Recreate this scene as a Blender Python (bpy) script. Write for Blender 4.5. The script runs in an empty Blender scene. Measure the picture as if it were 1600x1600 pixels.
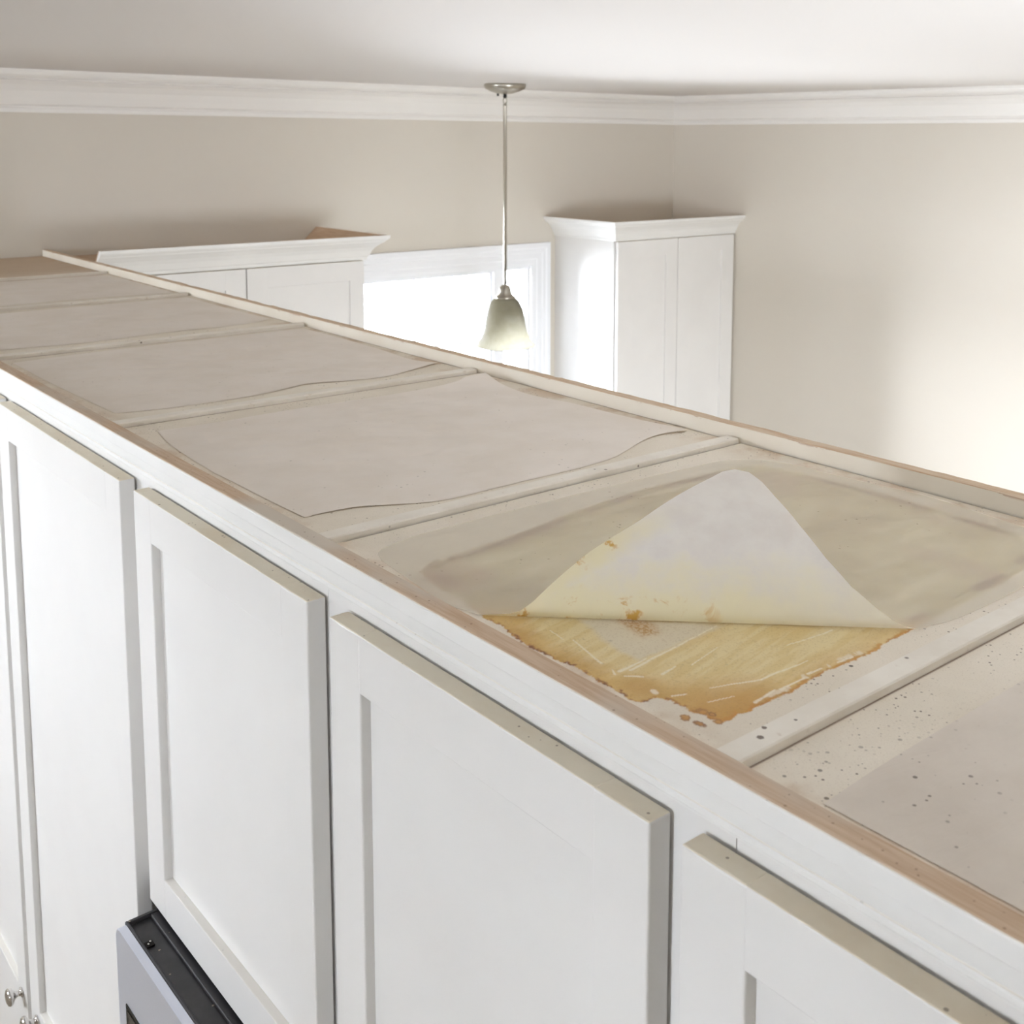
import bpy, bmesh, math, random
from mathutils import Vector, Matrix, noise

random.seed(4)
SC = bpy.context.scene
COL = SC.collection

# ------------------------------------------------------------------ camera
cam_d = bpy.data.cameras.new('camera')
cam = bpy.data.objects.new('camera', cam_d)
COL.objects.link(cam)
R = Vector((0.7556926, -0.6548880, 0.0070979))
U = Vector((0.0741982, 0.0963772, 0.9925755))
F = Vector((0.6507098, 0.7495553, -0.1214231))
CAM = Vector((-0.531388, -1.231094, 0.410516))
m = Matrix(((R.x, U.x, -F.x, CAM.x), (R.y, U.y, -F.y, CAM.y), (R.z, U.z, -F.z, CAM.z), (0, 0, 0, 1)))
cam.matrix_world = m
cam_d.sensor_fit = 'HORIZONTAL'
cam_d.sensor_width = 36
cam_d.lens = 1797.84 / 1600 * 36
cam_d.shift_x = (800 - 913.604) / 1600
cam_d.shift_y = (437.939 - 800) / 1600
cam_d.clip_start = .02
cam_d.dof.use_dof = True
cam_d.dof.focus_distance = 1.25
cam_d.dof.aperture_fstop = 16
SC.camera = cam

# ------------------------------------------------------------------ world (bright overcast sky), exposure
wd = bpy.data.worlds.new('overcast_sky')
SC.world = wd
wd.use_nodes = True
bg = wd.node_tree.nodes['Background']
bg.inputs[0].default_value = (.895, .965, 1.06, 1)
# even overcast sky above the horizon, paler-lit ground below it
_n, _l = wd.node_tree.nodes, wd.node_tree.links
_tc = _n.new('ShaderNodeTexCoord'); _sx = _n.new('ShaderNodeSeparateXYZ'); _mr = _n.new('ShaderNodeMapRange')
_l.new(_tc.outputs['Generated'], _sx.inputs[0]); _l.new(_sx.outputs[2], _mr.inputs[0])
for _k, _v in zip((1, 2, 3, 4), (-.04, .04, 24.0, 44.0)): _mr.inputs[_k].default_value = _v
_l.new(_mr.outputs[0], bg.inputs[1])
SC.view_settings.view_transform = 'Standard'
SC.view_settings.look = 'None'
SC.view_settings.gamma = 1
SC.view_settings.use_curve_mapping = False
SC.view_settings.exposure = 0.60
SC.cycles.diffuse_bounces = 7
SC.cycles.max_bounces = 12
SC.cycles.transparent_max_bounces = 12
SC.cycles.sample_clamp_indirect = 8


def portal(name, loc, normal, sx, sy):
    """light portal in a window opening: guides the sky's light, adds none"""
    d = bpy.data.lights.new(name, 'AREA')
    d.shape = 'RECTANGLE'; d.size = sx; d.size_y = sy
    o = bpy.data.objects.new(name, d); COL.objects.link(o)
    o.location = loc
    o.rotation_euler = Vector(normal).to_track_quat('-Z', 'Z').to_euler()
    d.cycles.is_portal = True
    return o


# room extents (metres; z = 0 is the top edge of the cabinet run)
WY, RX, LX, FY = 3.034, 3.78, -2.3, -2.4
ZF, ZC = -2.11, .632
RIBS = [-1.33, -.755, -.193, .429, 1.085, 1.737, 2.359, WY]     # near edges of the cabinet sides
# openings (a0, a1, z0, z1) along each wall
WIN = (1.80, 2.85, -1.35, -.175)      # back wall, seen behind the pendant
W2 = (1.75, 2.60, -.30, .40)        # unseen left wall window, raised and sized to light doors and tops
W3 = (.10, 1.45, -.90, -.10)            # unseen opening behind the camera, added to brighten ceiling, tops and kitchen side
W4 = (-.90, -.52, -.30, .40)        # unseen left wall opening nearer the camera, added as fill on the doors
for (a0, a1, z0, z1), ax in ((WIN, 'b'), (W2, 'l'), (W4, 'l'), (W3, 'f')):
    mid = (a0 + a1) / 2
    loc, nr = {'b': ((mid, WY + .10, (z0 + z1) / 2), (0, -1, 0)), 'f': ((mid, FY - .17, (z0 + z1) / 2), (0, 1, 0)),
               'l': ((LX - .17, mid, (z0 + z1) / 2), (1, 0, 0))}[ax]
    portal('window_daylight', loc, nr, a1 - a0, z1 - z0)

# ------------------------------------------------------------------ materials
MATS = {}


class NT:
    def __init__(s, name):
        s.m = bpy.data.materials.new(name); s.m.use_nodes = True
        s.t = s.m.node_tree; s.n = s.t.nodes; s.l = s.t.links
        s.b = s.n['Principled BSDF']; s.out = s.n['Material Output']
        s.pos = s.n.new('ShaderNodeNewGeometry')

    def new(s, k, **kw):
        x = s.n.new(k)
        for a, b in kw.items(): setattr(x, a, b)
        return x

    def link(s, a, b): s.l.new(a, b)

    def math(s, op, a, b=None, c=None, clamp=False):
        x = s.new('ShaderNodeMath', operation=op, use_clamp=clamp)
        for i, v in enumerate((a, b, c)):
            if v is None: continue
            if isinstance(v, (int, float)): x.inputs[i].default_value = v
            else: s.link(v, x.inputs[i])
        return x.outputs[0]

    def vec(s, scale=(1, 1, 1), rot=(0, 0, 0), src=None, loc=(0, 0, 0)):
        x = s.new('ShaderNodeMapping'); x.inputs['Scale'].default_value = scale
        x.inputs['Rotation'].default_value = rot; x.inputs['Location'].default_value = loc
        s.link(src if src is not None else s.pos.outputs['Position'], x.inputs[0]); return x.outputs[0]

    def noise(s, scale, detail=4, rough=.55, vec=None, dist=0):
        x = s.new('ShaderNodeTexNoise'); x.inputs['Scale'].default_value = scale
        x.inputs['Detail'].default_value = detail; x.inputs['Roughness'].default_value = rough
        x.inputs['Distortion'].default_value = dist
        s.link(vec if vec is not None else s.pos.outputs['Position'], x.inputs['Vector']); return x.outputs[0]

    def ramp(s, f, a, b):
        x = s.new('ShaderNodeMapRange'); x.interpolation_type = 'SMOOTHSTEP'
        x.inputs[1].default_value = a; x.inputs[2].default_value = b
        s.link(f, x.inputs[0]); return x.outputs[0]

    def mix(s, f, a, b):
        x = s.new('ShaderNodeMix', data_type='RGBA')
        for sock, v in ((x.inputs[0], f), (x.inputs[6], a), (x.inputs[7], b)):
            if isinstance(v, (int, float)): sock.default_value = v
            elif isinstance(v, tuple): sock.default_value = (*v, 1)
            else: s.link(v, sock)
        return x.outputs[2]

    def specks(s, scale, dens, size, vec=None):
        """sparse round specks: voronoi cells, few of them chosen, each with its own size"""
        x = s.new('ShaderNodeTexVoronoi'); x.inputs['Scale'].default_value = scale
        s.link(vec if vec is not None else s.pos.outputs['Position'], x.inputs['Vector'])
        sep = s.new('ShaderNodeSeparateColor'); s.link(x.outputs['Color'], sep.inputs[0])
        pick = s.math('GREATER_THAN', sep.outputs[0], 1 - dens)
        r = s.math('MULTIPLY', sep.outputs[1], size)
        r = s.math('ADD', r, size * .35)
        d = s.math('SUBTRACT', r, x.outputs['Distance'])
        d = s.math('MULTIPLY', d, 12, clamp=True)
        return s.math('MULTIPLY', d, pick)

    def bump(s, h, strength=.2, dist=.001):
        x = s.new('ShaderNodeBump'); x.inputs['Strength'].default_value = strength
        x.inputs['Distance'].default_value = dist; s.link(h, x.inputs['Height'])
        s.link(x.outputs[0], s.b.inputs['Normal']); return x

    def color(s, c):
        if isinstance(c, tuple): s.b.inputs['Base Color'].default_value = (*c, 1)
        else: s.link(c, s.b.inputs['Base Color'])

    def rough(s, r):
        if isinstance(r, (int, float)): s.b.inputs['Roughness'].default_value = r
        else: s.link(r, s.b.inputs['Roughness'])


def srgb(r, g, b):
    f = lambda c: (c / 255 / 12.92) if c / 255 <= .04045 else ((c / 255 + .055) / 1.055) ** 2.4
    return (f(r), f(g), f(b))


def mat_plain(name, col, rough=.5, metal=0, bumpk=None):
    t = NT(name); t.color(col); t.rough(rough); t.b.inputs['Metallic'].default_value = metal
    if bumpk:
        t.bump(t.noise(bumpk[0], 5), bumpk[1], bumpk[2])
    MATS[name] = t.m; return t.m


WHITE = srgb(232, 230, 227)


def mat_cabinet(name, vertical=True, dust=1.0, white=WHITE):
    """semi gloss white paint with brush grain; beige dust film lies on faces that look up"""
    t = NT(name)
    sc = (160, 160, 5) if vertical else (160, 5, 160)
    grain = t.noise(1, 3, .6, t.vec(sc))
    fine = t.noise(900, 2, .5)
    var = t.noise(5, 3)
    col = t.mix(t.ramp(var, .3, .75), white, tuple(c * .965 for c in white))
    sep = t.new('ShaderNodeSeparateXYZ'); t.link(t.pos.outputs['True Normal'], sep.inputs[0])
    upm = t.ramp(sep.outputs[2], .6, .85)
    dn = t.noise(9, 5, .65, t.vec((1, .6, 1)))
    dustc = t.mix(t.ramp(dn, .35, .7), srgb(240, 232, 214), srgb(230, 217, 194))
    sp = t.specks(230, .05, .3)
    dustc = t.mix(t.math('MULTIPLY', sp, .7), dustc, srgb(120, 100, 80))
    col = t.mix(t.math('MULTIPLY', upm, .95 * dust), col, dustc)
    t.color(col)
    t.rough(t.math('ADD', t.math('MULTIPLY', upm, .4), .33 if name != 'moulding_paint' else .5))
    h = t.math('ADD', grain, t.math('MULTIPLY', fine, .35))
    t.bump(h, .10, .0006)
    MATS[name] = t.m; return t.m


mat_cabinet('cabinet_paint_vertical', True)
mat_cabinet('cabinet_paint_horizontal', False)
mat_cabinet('moulding_paint', False, dust=.35, white=srgb(236, 235, 232))
mat_cabinet('far_cabinet_paint', True, dust=1)
mat_cabinet('lower_rail_paint', False, dust=.22)


def dusty_panel():
    """painted cabinet top with dust, specks and, in one cell, a greasy amber stain of its own shape"""
    t = NT('dusty_top')
    P = t.pos.outputs['Position']
    n1 = t.noise(6, 5, .6)
    base = t.mix(t.ramp(n1, .3, .7), srgb(234, 226, 212), srgb(223, 214, 198))
    # brown dust gathered along the far end of the run and in blotches
    xyz = t.new('ShaderNodeSeparateXYZ'); t.link(P, xyz.inputs[0])
    X, Y = xyz.outputs[0], xyz.outputs[1]
    far = t.math('MULTIPLY', t.ramp(Y, 2.2, 2.6), .75)
    base = t.mix(far, base, srgb(178, 152, 122))
    edge = t.math('MAXIMUM', t.ramp(X, .59, .655), t.math('SUBTRACT', 1, t.ramp(X, .02, .06)))
    n2 = t.noise(11, 5, .65)
    br = t.math('MULTIPLY', edge, t.ramp(n2, .42, .62))
    base = t.mix(t.math('MULTIPLY', br, .55), base, srgb(182, 148, 112))
    fine = t.noise(700, 2, .6)
    base = t.mix(t.math('MULTIPLY', t.ramp(fine, .55, .75), .25), base, srgb(150, 132, 115))
    # contact shadow and grime painted as a thin brown line where sides meet top
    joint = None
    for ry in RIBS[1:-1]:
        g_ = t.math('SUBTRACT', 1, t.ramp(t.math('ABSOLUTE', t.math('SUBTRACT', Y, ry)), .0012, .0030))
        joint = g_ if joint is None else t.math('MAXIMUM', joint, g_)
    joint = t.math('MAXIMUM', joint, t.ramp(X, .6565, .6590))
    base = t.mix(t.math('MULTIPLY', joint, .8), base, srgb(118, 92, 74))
    at = t.new('ShaderNodeAttribute'); at.attribute_name = 'stain'
    ac = t.new('ShaderNodeAttribute'); ac.attribute_name = 'stain_cover'
    inside = ac.outputs['Fac']
    col = t.mix(inside, base, at.outputs['Color'])
    sp = t.math('MULTIPLY', t.specks(300, .22, .30), t.ramp(t.noise(14, 3), .40, .6))
    sp1 = t.math('MAXIMUM', t.specks(120, .05, .20), t.math('MULTIPLY', t.specks(170, .30, .26), t.math('SUBTRACT', 1, t.ramp(t.math('ADD', X, t.math('MULTIPLY', t.math('ABSOLUTE', t.math('ADD', Y, .80)), 3)), .03, .26))))
    clear = t.math('SUBTRACT', 1, t.math('MULTIPLY', inside, .8))
    col = t.mix(t.math('MULTIPLY', t.math('MULTIPLY', sp, .8), clear), col, srgb(98, 80, 66))
    col = t.mix(t.math('MULTIPLY', t.math('MULTIPLY', sp1, .85), clear), col, srgb(84, 70, 58))
    t.color(col)
    t.rough(t.math('SUBTRACT', .82, t.math('MULTIPLY', inside, .38)))
    t.bump(t.math('ADD', t.noise(400, 3), t.math('MULTIPLY', inside, .8)), .25, .0006)
    MATS['dusty_top'] = t.m


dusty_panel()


def mat_rib():
    t = NT('rib_paint')
    n1 = t.noise(12, 5, .6, t.vec((1, 1, 1)))
    col = t.mix(t.ramp(n1, .3, .7), srgb(238, 233, 223), srgb(227, 220, 208))
    sp = t.specks(95, .07, .2)
    col = t.mix(t.math('MULTIPLY', sp, .8), col, srgb(96, 80, 66))
    col = t.mix(t.math('MULTIPLY', t.ramp(t.noise(45, 4, .7), .62, .72), .4), col, srgb(176, 152, 128))
    q = t.new('ShaderNodeSeparateXYZ'); t.link(t.pos.outputs['Position'], q.inputs[0])
    for bx, by, br_ in ((.0562, -.7434, .0032), (.0684, -.7365, .0024), (.094, -.7439, .0016), (.40, -.180, .0016)):
        ex = t.math('SUBTRACT', q.outputs[0], bx); ey = t.math('SUBTRACT', q.outputs[1], by)
        r2 = t.math('SQRT', t.math('ADD', t.math('MULTIPLY', ex, ex), t.math('MULTIPLY', ey, ey)))
        r2 = t.math('ADD', r2, t.math('MULTIPLY', t.math('SUBTRACT', t.noise(500, 3, .6), .5), br_ * .8))
        col = t.mix(t.math('MULTIPLY', t.math('SUBTRACT', 1, t.ramp(r2, br_ * .6, br_)), .85), col, srgb(86, 66, 50))
    t.color(col); t.rough(.6)
    t.bump(t.noise(1, 4, .6, t.vec((12, 300, 300))), .15, .0006)
    MATS['rib_paint'] = t.m


mat_rib()


def mat_rawedge(name, a, b, dusty, lo, hi):
    t = NT(name)
    grain = t.noise(1, 5, .65, t.vec((260, 14, 260)))
    col = t.mix(t.ramp(grain, .3, .7), a, b)
    n = t.noise(1, 4, .6, t.vec((5, 2.6, 5)))
    col = t.mix(t.ramp(n, lo, hi), col, dusty)
    sp = t.specks(260, .08, .3)
    col = t.mix(t.math('MULTIPLY', sp, .5), col, srgb(112, 82, 58))
    t.color(col); t.rough(.75)
    t.bump(grain, .2, .0005)
    MATS[name] = t.m


mat_rawedge('raw_wood_edge', srgb(206, 184, 160), srgb(188, 160, 132), srgb(204, 194, 180), .47, .64)


def mat_rail():
    t = NT('rail_paint')
    sep = t.new('ShaderNodeSeparateXYZ'); t.link(t.pos.outputs['True Normal'], sep.inputs[0])
    zz = t.new('ShaderNodeSeparateXYZ'); t.link(t.pos.outputs['Position'], zz.inputs[0])
    upm = t.ramp(sep.outputs[2], .3, .7)
    cream = t.mix(t.ramp(t.noise(7, 4), .3, .7), srgb(228, 221, 207), srgb(220, 211, 195))
    wear = t.math('MULTIPLY', t.ramp(zz.outputs[2], .0105, .0145), t.ramp(t.noise(1, 4, .7, t.vec((60, 22, 90))), .58, .64))
    cream = t.mix(t.math('MULTIPLY', wear, .8), cream, srgb(170, 134, 104))
    raw = t.mix(t.ramp(t.noise(1, 5, .6, t.vec((200, 14, 50))), .35, .7), srgb(206, 186, 160), srgb(190, 158, 126))
    t.color(t.mix(upm, cream, raw)); t.rough(.6)
    t.bump(t.noise(120, 3), .1, .0005)
    MATS['rail_paint'] = t.m


mat_rail()
mat_rawedge('raw_cabinet_top', srgb(186, 158, 130), srgb(168, 138, 110), srgb(196, 174, 150), .5, .8)


def mat_paper(name, col, col2, alpha, stain=0.0, speck=.4):
    t = NT(name)
    n = t.noise(9, 5, .6)
    c = t.mix(t.ramp(n, .35, .68), col, col2)
    if stain:
        c = t.mix(t.math('MULTIPLY', t.ramp(t.noise(20, 5, .7), .6, .72), stain), c, srgb(170, 130, 105))
    if speck:
        sp = t.math('MULTIPLY', t.specks(170, .32 if speck > .6 else .12, .24), t.ramp(t.noise(7, 3), .42 if speck > .6 else .5, .6))
        c = t.mix(t.math('MULTIPLY', sp, speck), c, srgb(104, 88, 74))
    t.color(c); t.rough(.42)
    t.b.inputs['Specular IOR Level'].default_value = .35
    t.bump(t.noise(1, 5, .6, t.vec((9, 42, 14), (0, 0, .12)), .8), .6, .002)
    tr = t.new('ShaderNodeBsdfTranslucent'); t.link(c, tr.inputs[0])
    m1 = t.new('ShaderNodeMixShader'); m1.inputs[0].default_value = .1
    t.link(t.b.outputs[0], m1.inputs[1]); t.link(tr.outputs[0], m1.inputs[2])
    last = m1
    if alpha < 1:
        tp = t.new('ShaderNodeBsdfTransparent')
        m2 = t.new('ShaderNodeMixShader'); m2.inputs[0].default_value = alpha
        t.link(tp.outputs[0], m2.inputs[1]); t.link(m1.outputs[0], m2.inputs[2]); last = m2
    t.link(last.outputs[0], t.out.inputs[0])
    MATS[name] = t.m


mat_paper('parchment', srgb(244, 236, 227), srgb(238, 229, 218), .98)
mat_paper('parchment_near_dimmed', srgb(230, 221, 210), srgb(219, 209, 197), .97, stain=0, speck=.8)  # base colour darkened to carry the weaker light on the nearest cell
mat_paper('parchment_greasy', srgb(238, 232, 218), srgb(232, 226, 212), .44, stain=.06, speck=.5)


def mat_flap():
    """underside of the lifted corner: clean white at the tip, amber grease near the fold (UV = metres along / away from the fold)"""
    t = NT('parchment_flap')
    uv = t.new('ShaderNodeUVMap'); uv.uv_map = 'UVMap'
    s = t.new('ShaderNodeSeparateXYZ'); t.link(uv.outputs[0], s.inputs[0])
    A, B = s.outputs[0], s.outputs[1]
    n = t.noise(26, 5, .6, uv.outputs[0])
    clean = t.mix(t.ramp(n, .3, .7), srgb(238, 235, 231), srgb(230, 225, 221))
    yb = t.math('ADD', B, t.math('MULTIPLY', t.math('SUBTRACT', n, .5), .10))
    yel = t.math('SUBTRACT', 1, t.ramp(yb, .008, .075))
    # grease also follows the front edge of the sheet (the left edge of the flap)
    left = t.math('SUBTRACT', t.math('SUBTRACT', A, .03), t.math('MULTIPLY', B, 1.05))
    left = t.math('ADD', left, t.math('MULTIPLY', t.math('SUBTRACT', n, .5), .06))
    yl = t.math('MULTIPLY', t.math('SUBTRACT', 1, t.ramp(left, .004, .05)), t.math('SUBTRACT', 1, t.ramp(B, .07, .13)))
    y = t.math('MAXIMUM', yel, yl)
    y = t.math('MULTIPLY', y, t.math('SUBTRACT', 1, t.math('MULTIPLY', t.ramp(A, .2, .34), .45)))
    col = t.mix(t.math('MULTIPLY', y, .8), clean, srgb(236, 226, 184))
    hot = t.ramp(t.noise(40, 4, .65, uv.outputs[0], .5), .56, .66)
    hotm = t.math('MULTIPLY', hot, t.math('MAXIMUM', t.math('SUBTRACT', 1, t.ramp(left, .006, .03)), t.math('SUBTRACT', 1, t.ramp(B, .008, .03))))
    hotm = t.math('MULTIPLY', hotm, t.math('SUBTRACT', 1, t.ramp(A, .17, .24)))
    hotm = t.math('MULTIPLY', hotm, t.math('SUBTRACT', 1, t.ramp(B, .07, .1)))
    col = t.mix(t.math('MULTIPLY', hotm, .9), col, srgb(206, 158, 58))
    t.color(col); t.rough(.45)
    t.bump(t.noise(60, 5, .6, uv.outputs[0]), .35, .001)
    tr = t.new('ShaderNodeBsdfTranslucent'); t.link(col, tr.inputs[0])
    m1 = t.new('ShaderNodeMixShader'); m1.inputs[0].default_value = .22
    t.link(t.b.outputs[0], m1.inputs[1]); t.link(tr.outputs[0], m1.inputs[2])
    t.link(m1.outputs[0], t.out.inputs[0])
    MATS['parchment_flap'] = t.m


mat_flap()

mat_plain('wall_paint', srgb(212, 205, 193), .6, 0, (500, .05, .0004))
mat_plain('ceiling_paint', srgb(219, 215, 211), .8, 0, (300, .08, .0005))
mat_plain('trim_paint', srgb(236, 233, 228), .45)
mat_plain('window_paint', srgb(240, 241, 243), .4)
mat_plain('brushed_nickel', srgb(176, 170, 158), .3, 1)
mat_plain('polished_chrome', srgb(215, 212, 210), .12, 1)
mat_plain('dark_metal', srgb(40, 38, 36), .4, 1)
mat_plain('cabinet_inside', srgb(170, 150, 125), .7)


def mat_steel():
    t = NT('stainless_steel'); t.color(srgb(222, 226, 238)); t.b.inputs['Metallic'].default_value = .6
    g = t.noise(1, 3, .6, t.vec((600, 8, 600)))
    t.rough(t.math('ADD', t.math('MULTIPLY', g, .12), .28)); t.bump(g, .04, .0003)
    MATS['stainless_steel'] = t.m
    t = NT('black_plastic')
    sp = t.specks(150, .06, .25)
    film = t.noise(20, 4)
    c = t.mix(t.ramp(film, .35, .75), srgb(44, 43, 45), srgb(62, 60, 62))
    t.color(t.mix(t.math('MULTIPLY', sp, .8), c, srgb(176, 160, 140))); t.rough(.42)
    MATS['black_plastic'] = t.m
    t = NT('microwave_window'); t.color(srgb(22, 21, 22)); t.rough(.08)
    MATS['microwave_window'] = t.m
    t = NT('wood_floor')
    g = t.noise(1, 5, .6, t.vec((40, 2, 1)))
    t.color(t.mix(t.ramp(g, .3, .7), srgb(182, 172, 158), srgb(164, 153, 138))); t.rough(.4)
    MATS['wood_floor'] = t.m
    # clear pane: mostly lets light through, reflects a little (fresnel)
    t = NT('window_glass')
    tp = t.new('ShaderNodeBsdfTransparent'); gl = t.new('ShaderNodeBsdfGlossy'); gl.inputs['Roughness'].default_value = .02
    fr = t.new('ShaderNodeFresnel'); fr.inputs[0].default_value = 1.45
    mx = t.new('ShaderNodeMixShader'); t.link(fr.outputs[0], mx.inputs[0]); t.link(tp.outputs[0], mx.inputs[1]); t.link(gl.outputs[0], mx.inputs[2])
    t.link(mx.outputs[0], t.out.inputs[0])
    MATS['window_glass'] = t.m
    # alabaster glass shade
    t = NT('alabaster_glass')
    n = t.noise(22, 4, .6, None, 1.2)
    c = t.mix(t.ramp(n, .35, .7), srgb(248, 244, 230), srgb(240, 234, 214))
    t.color(c); t.rough(.7); t.b.inputs['Specular IOR Level'].default_value = .08
    t.color(t.mix(t.ramp(n, .35, .7), (.30, .285, .25), (.27, .255, .215)))
    tr = t.new('ShaderNodeBsdfTranslucent'); t.link(t.mix(t.ramp(n, .35, .7), (.68, .66, .585), (.64, .615, .52)), tr.inputs[0])
    mx = t.new('ShaderNodeMixShader'); mx.inputs[0].default_value = .70
    t.link(t.b.outputs[0], mx.inputs[1]); t.link(tr.outputs[0], mx.inputs[2]); t.link(mx.outputs[0], t.out.inputs[0])
    MATS['alabaster_glass'] = t.m
    t = NT('bulb_glass'); t.color(srgb(225, 215, 200)); t.rough(.3); MATS['bulb_glass'] = t.m


mat_steel()

# ------------------------------------------------------------------ the grease stain, painted per vertex on a fine grid
import numpy as np


def vnoise(x, y, seed):
    xi = np.floor(x).astype(np.int64); yi = np.floor(y).astype(np.int64); fx = x - xi; fy = y - yi
    fx = fx * fx * (3 - 2 * fx); fy = fy * fy * (3 - 2 * fy)

    def h(a, b):
        n = (a * 374761393 + b * 668265263 + seed * 982451653) & 0x7fffffff
        n = ((n ^ (n >> 13)) * 1274126177) & 0x7fffffff
        return ((n ^ (n >> 16)) & 0xffff) / 65535.0
    return (h(xi, yi) * (1 - fx) + h(xi + 1, yi) * fx) * (1 - fy) + (h(xi, yi + 1) * (1 - fx) + h(xi + 1, yi + 1) * fx) * fy


def fbm(x, y, sx, sy, seed, oct=4):
    v = 0; a = .5; t = 0
    for k in range(oct):
        v = v + a * vnoise(x * sx + 17.3 * k, y * sy + 9.1 * k, seed + k); t += a; a *= .55; sx *= 2.03; sy *= 2.03
    return v / t


def smooth(v, a, b):
    u = np.clip((v - a) / (b - a), 0, 1); return u * u * (3 - 2 * u)


def seg_dist(x, y, p, q):
    dx, dy = q[0] - p[0], q[1] - p[1]; L = dx * dx + dy * dy + 1e-12
    u = np.clip(((x - p[0]) * dx + (y - p[1]) * dy) / L, 0, 1)
    return np.hypot(x - p[0] - u * dx, y - p[1] - u * dy), u


def poly_sd(x, y, P):
    d = np.full(x.shape, 9.0); ins = np.zeros(x.shape, bool)
    for p, q in zip(P, P[1:] + P[:1]):
        dd, _ = seg_dist(x, y, p, q); d = np.minimum(d, dd)
        c = ((p[1] > y) != (q[1] > y)) & (x < (q[0] - p[0]) * (y - p[1]) / (q[1] - p[1] + 1e-15) + p[0])
        ins ^= c
    return np.where(ins, -d, d)


OUT = [(.0378, -.4405), (.0385, -.4673), (.0342, -.4947), (.0318, -.5124), (.0336, -.5277), (.034, -.5464), (.036, -.5593), (.038, -.5735),
       (.0357, -.5915), (.0356, -.6095), (.0367, -.6199), (.034, -.6322), (.034, -.6413), (.038, -.6447), (.0506, -.6462), (.0559, -.6558),
       (.0565, -.6653), (.0564, -.6779), (.0583, -.6845), (.0588, -.6936), (.0622, -.7037), (.0724, -.705), (.0799, -.7027), (.0882, -.7072),
       (.0988, -.7036), (.1171, -.7048), (.1324, -.7059), (.1478, -.7053), (.1575, -.7038), (.1886, -.7016), (.2106, -.7039), (.2303, -.7053),
       (.2492, -.7057), (.2618, -.702), (.2851, -.7019), (.3058, -.7009), (.45, -.698), (.56, -.688), (.600, -.660), (.612, -.6), (.615, -.45),
       (.608, -.33), (.595, -.285), (.55, -.268), (.40, -.262), (.28, -.272), (.22, -.287), (.13, -.296), (.075, -.300), (.052, -.318), (.044, -.35), (.046, -.398)]
PALE = [(.0992, -.4963), (.1775, -.5725), (.1846, -.5924), (.0836, -.5941), (.0824, -.5687), (.0895, -.5328)]
FAN = [(.1224, -.5193), (.1464, -.5429), (.133, -.566), (.1181, -.5618)]
STROKES = [((.0668, -.6006), (.1823, -.5870), .0012, .0005), ((.0684, -.5283), (.0576, -.5767), .0005, .0009), ((.0587, -.5967), (.0907, -.5941), .0017, .0006),
           ((.0520, -.5985), (.0570, -.5900), .0009, .0004), ((.0555, -.6054), (.0663, -.6145), .0006, .0014), ((.0569, -.6369), (.0559, -.6401), .0022, .0022),
           ((.0941, -.6614), (.1349, -.6778), .0005, .0009), ((.1349, -.6778), (.1884, -.6807), .0010, .0005), ((.0809, -.6225), (.0989, -.6188), .0012, .0006),
           ((.0620, -.6518), (.0723, -.6566), .0010, .0008), ((.1026, -.6991), (.1297, -.6955), .0014, .0007), ((.1332, -.6984), (.1625, -.6980), .0012, .0007),
           ((.1972, -.6525), (.2516, -.6571), .0005, .0008), ((.0660, -.5014), (.0622, -.5231), .0005, .0005), ((.17, -.695), (.186, -.6965), .0011, .0008),
           ((.205, -.6985), (.222, -.7000), .0010, .0008), ((.076, -.676), (.098, -.682), .0006, .0004), ((.11, -.626), (.15, -.617), .0005, .0004)]


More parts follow.
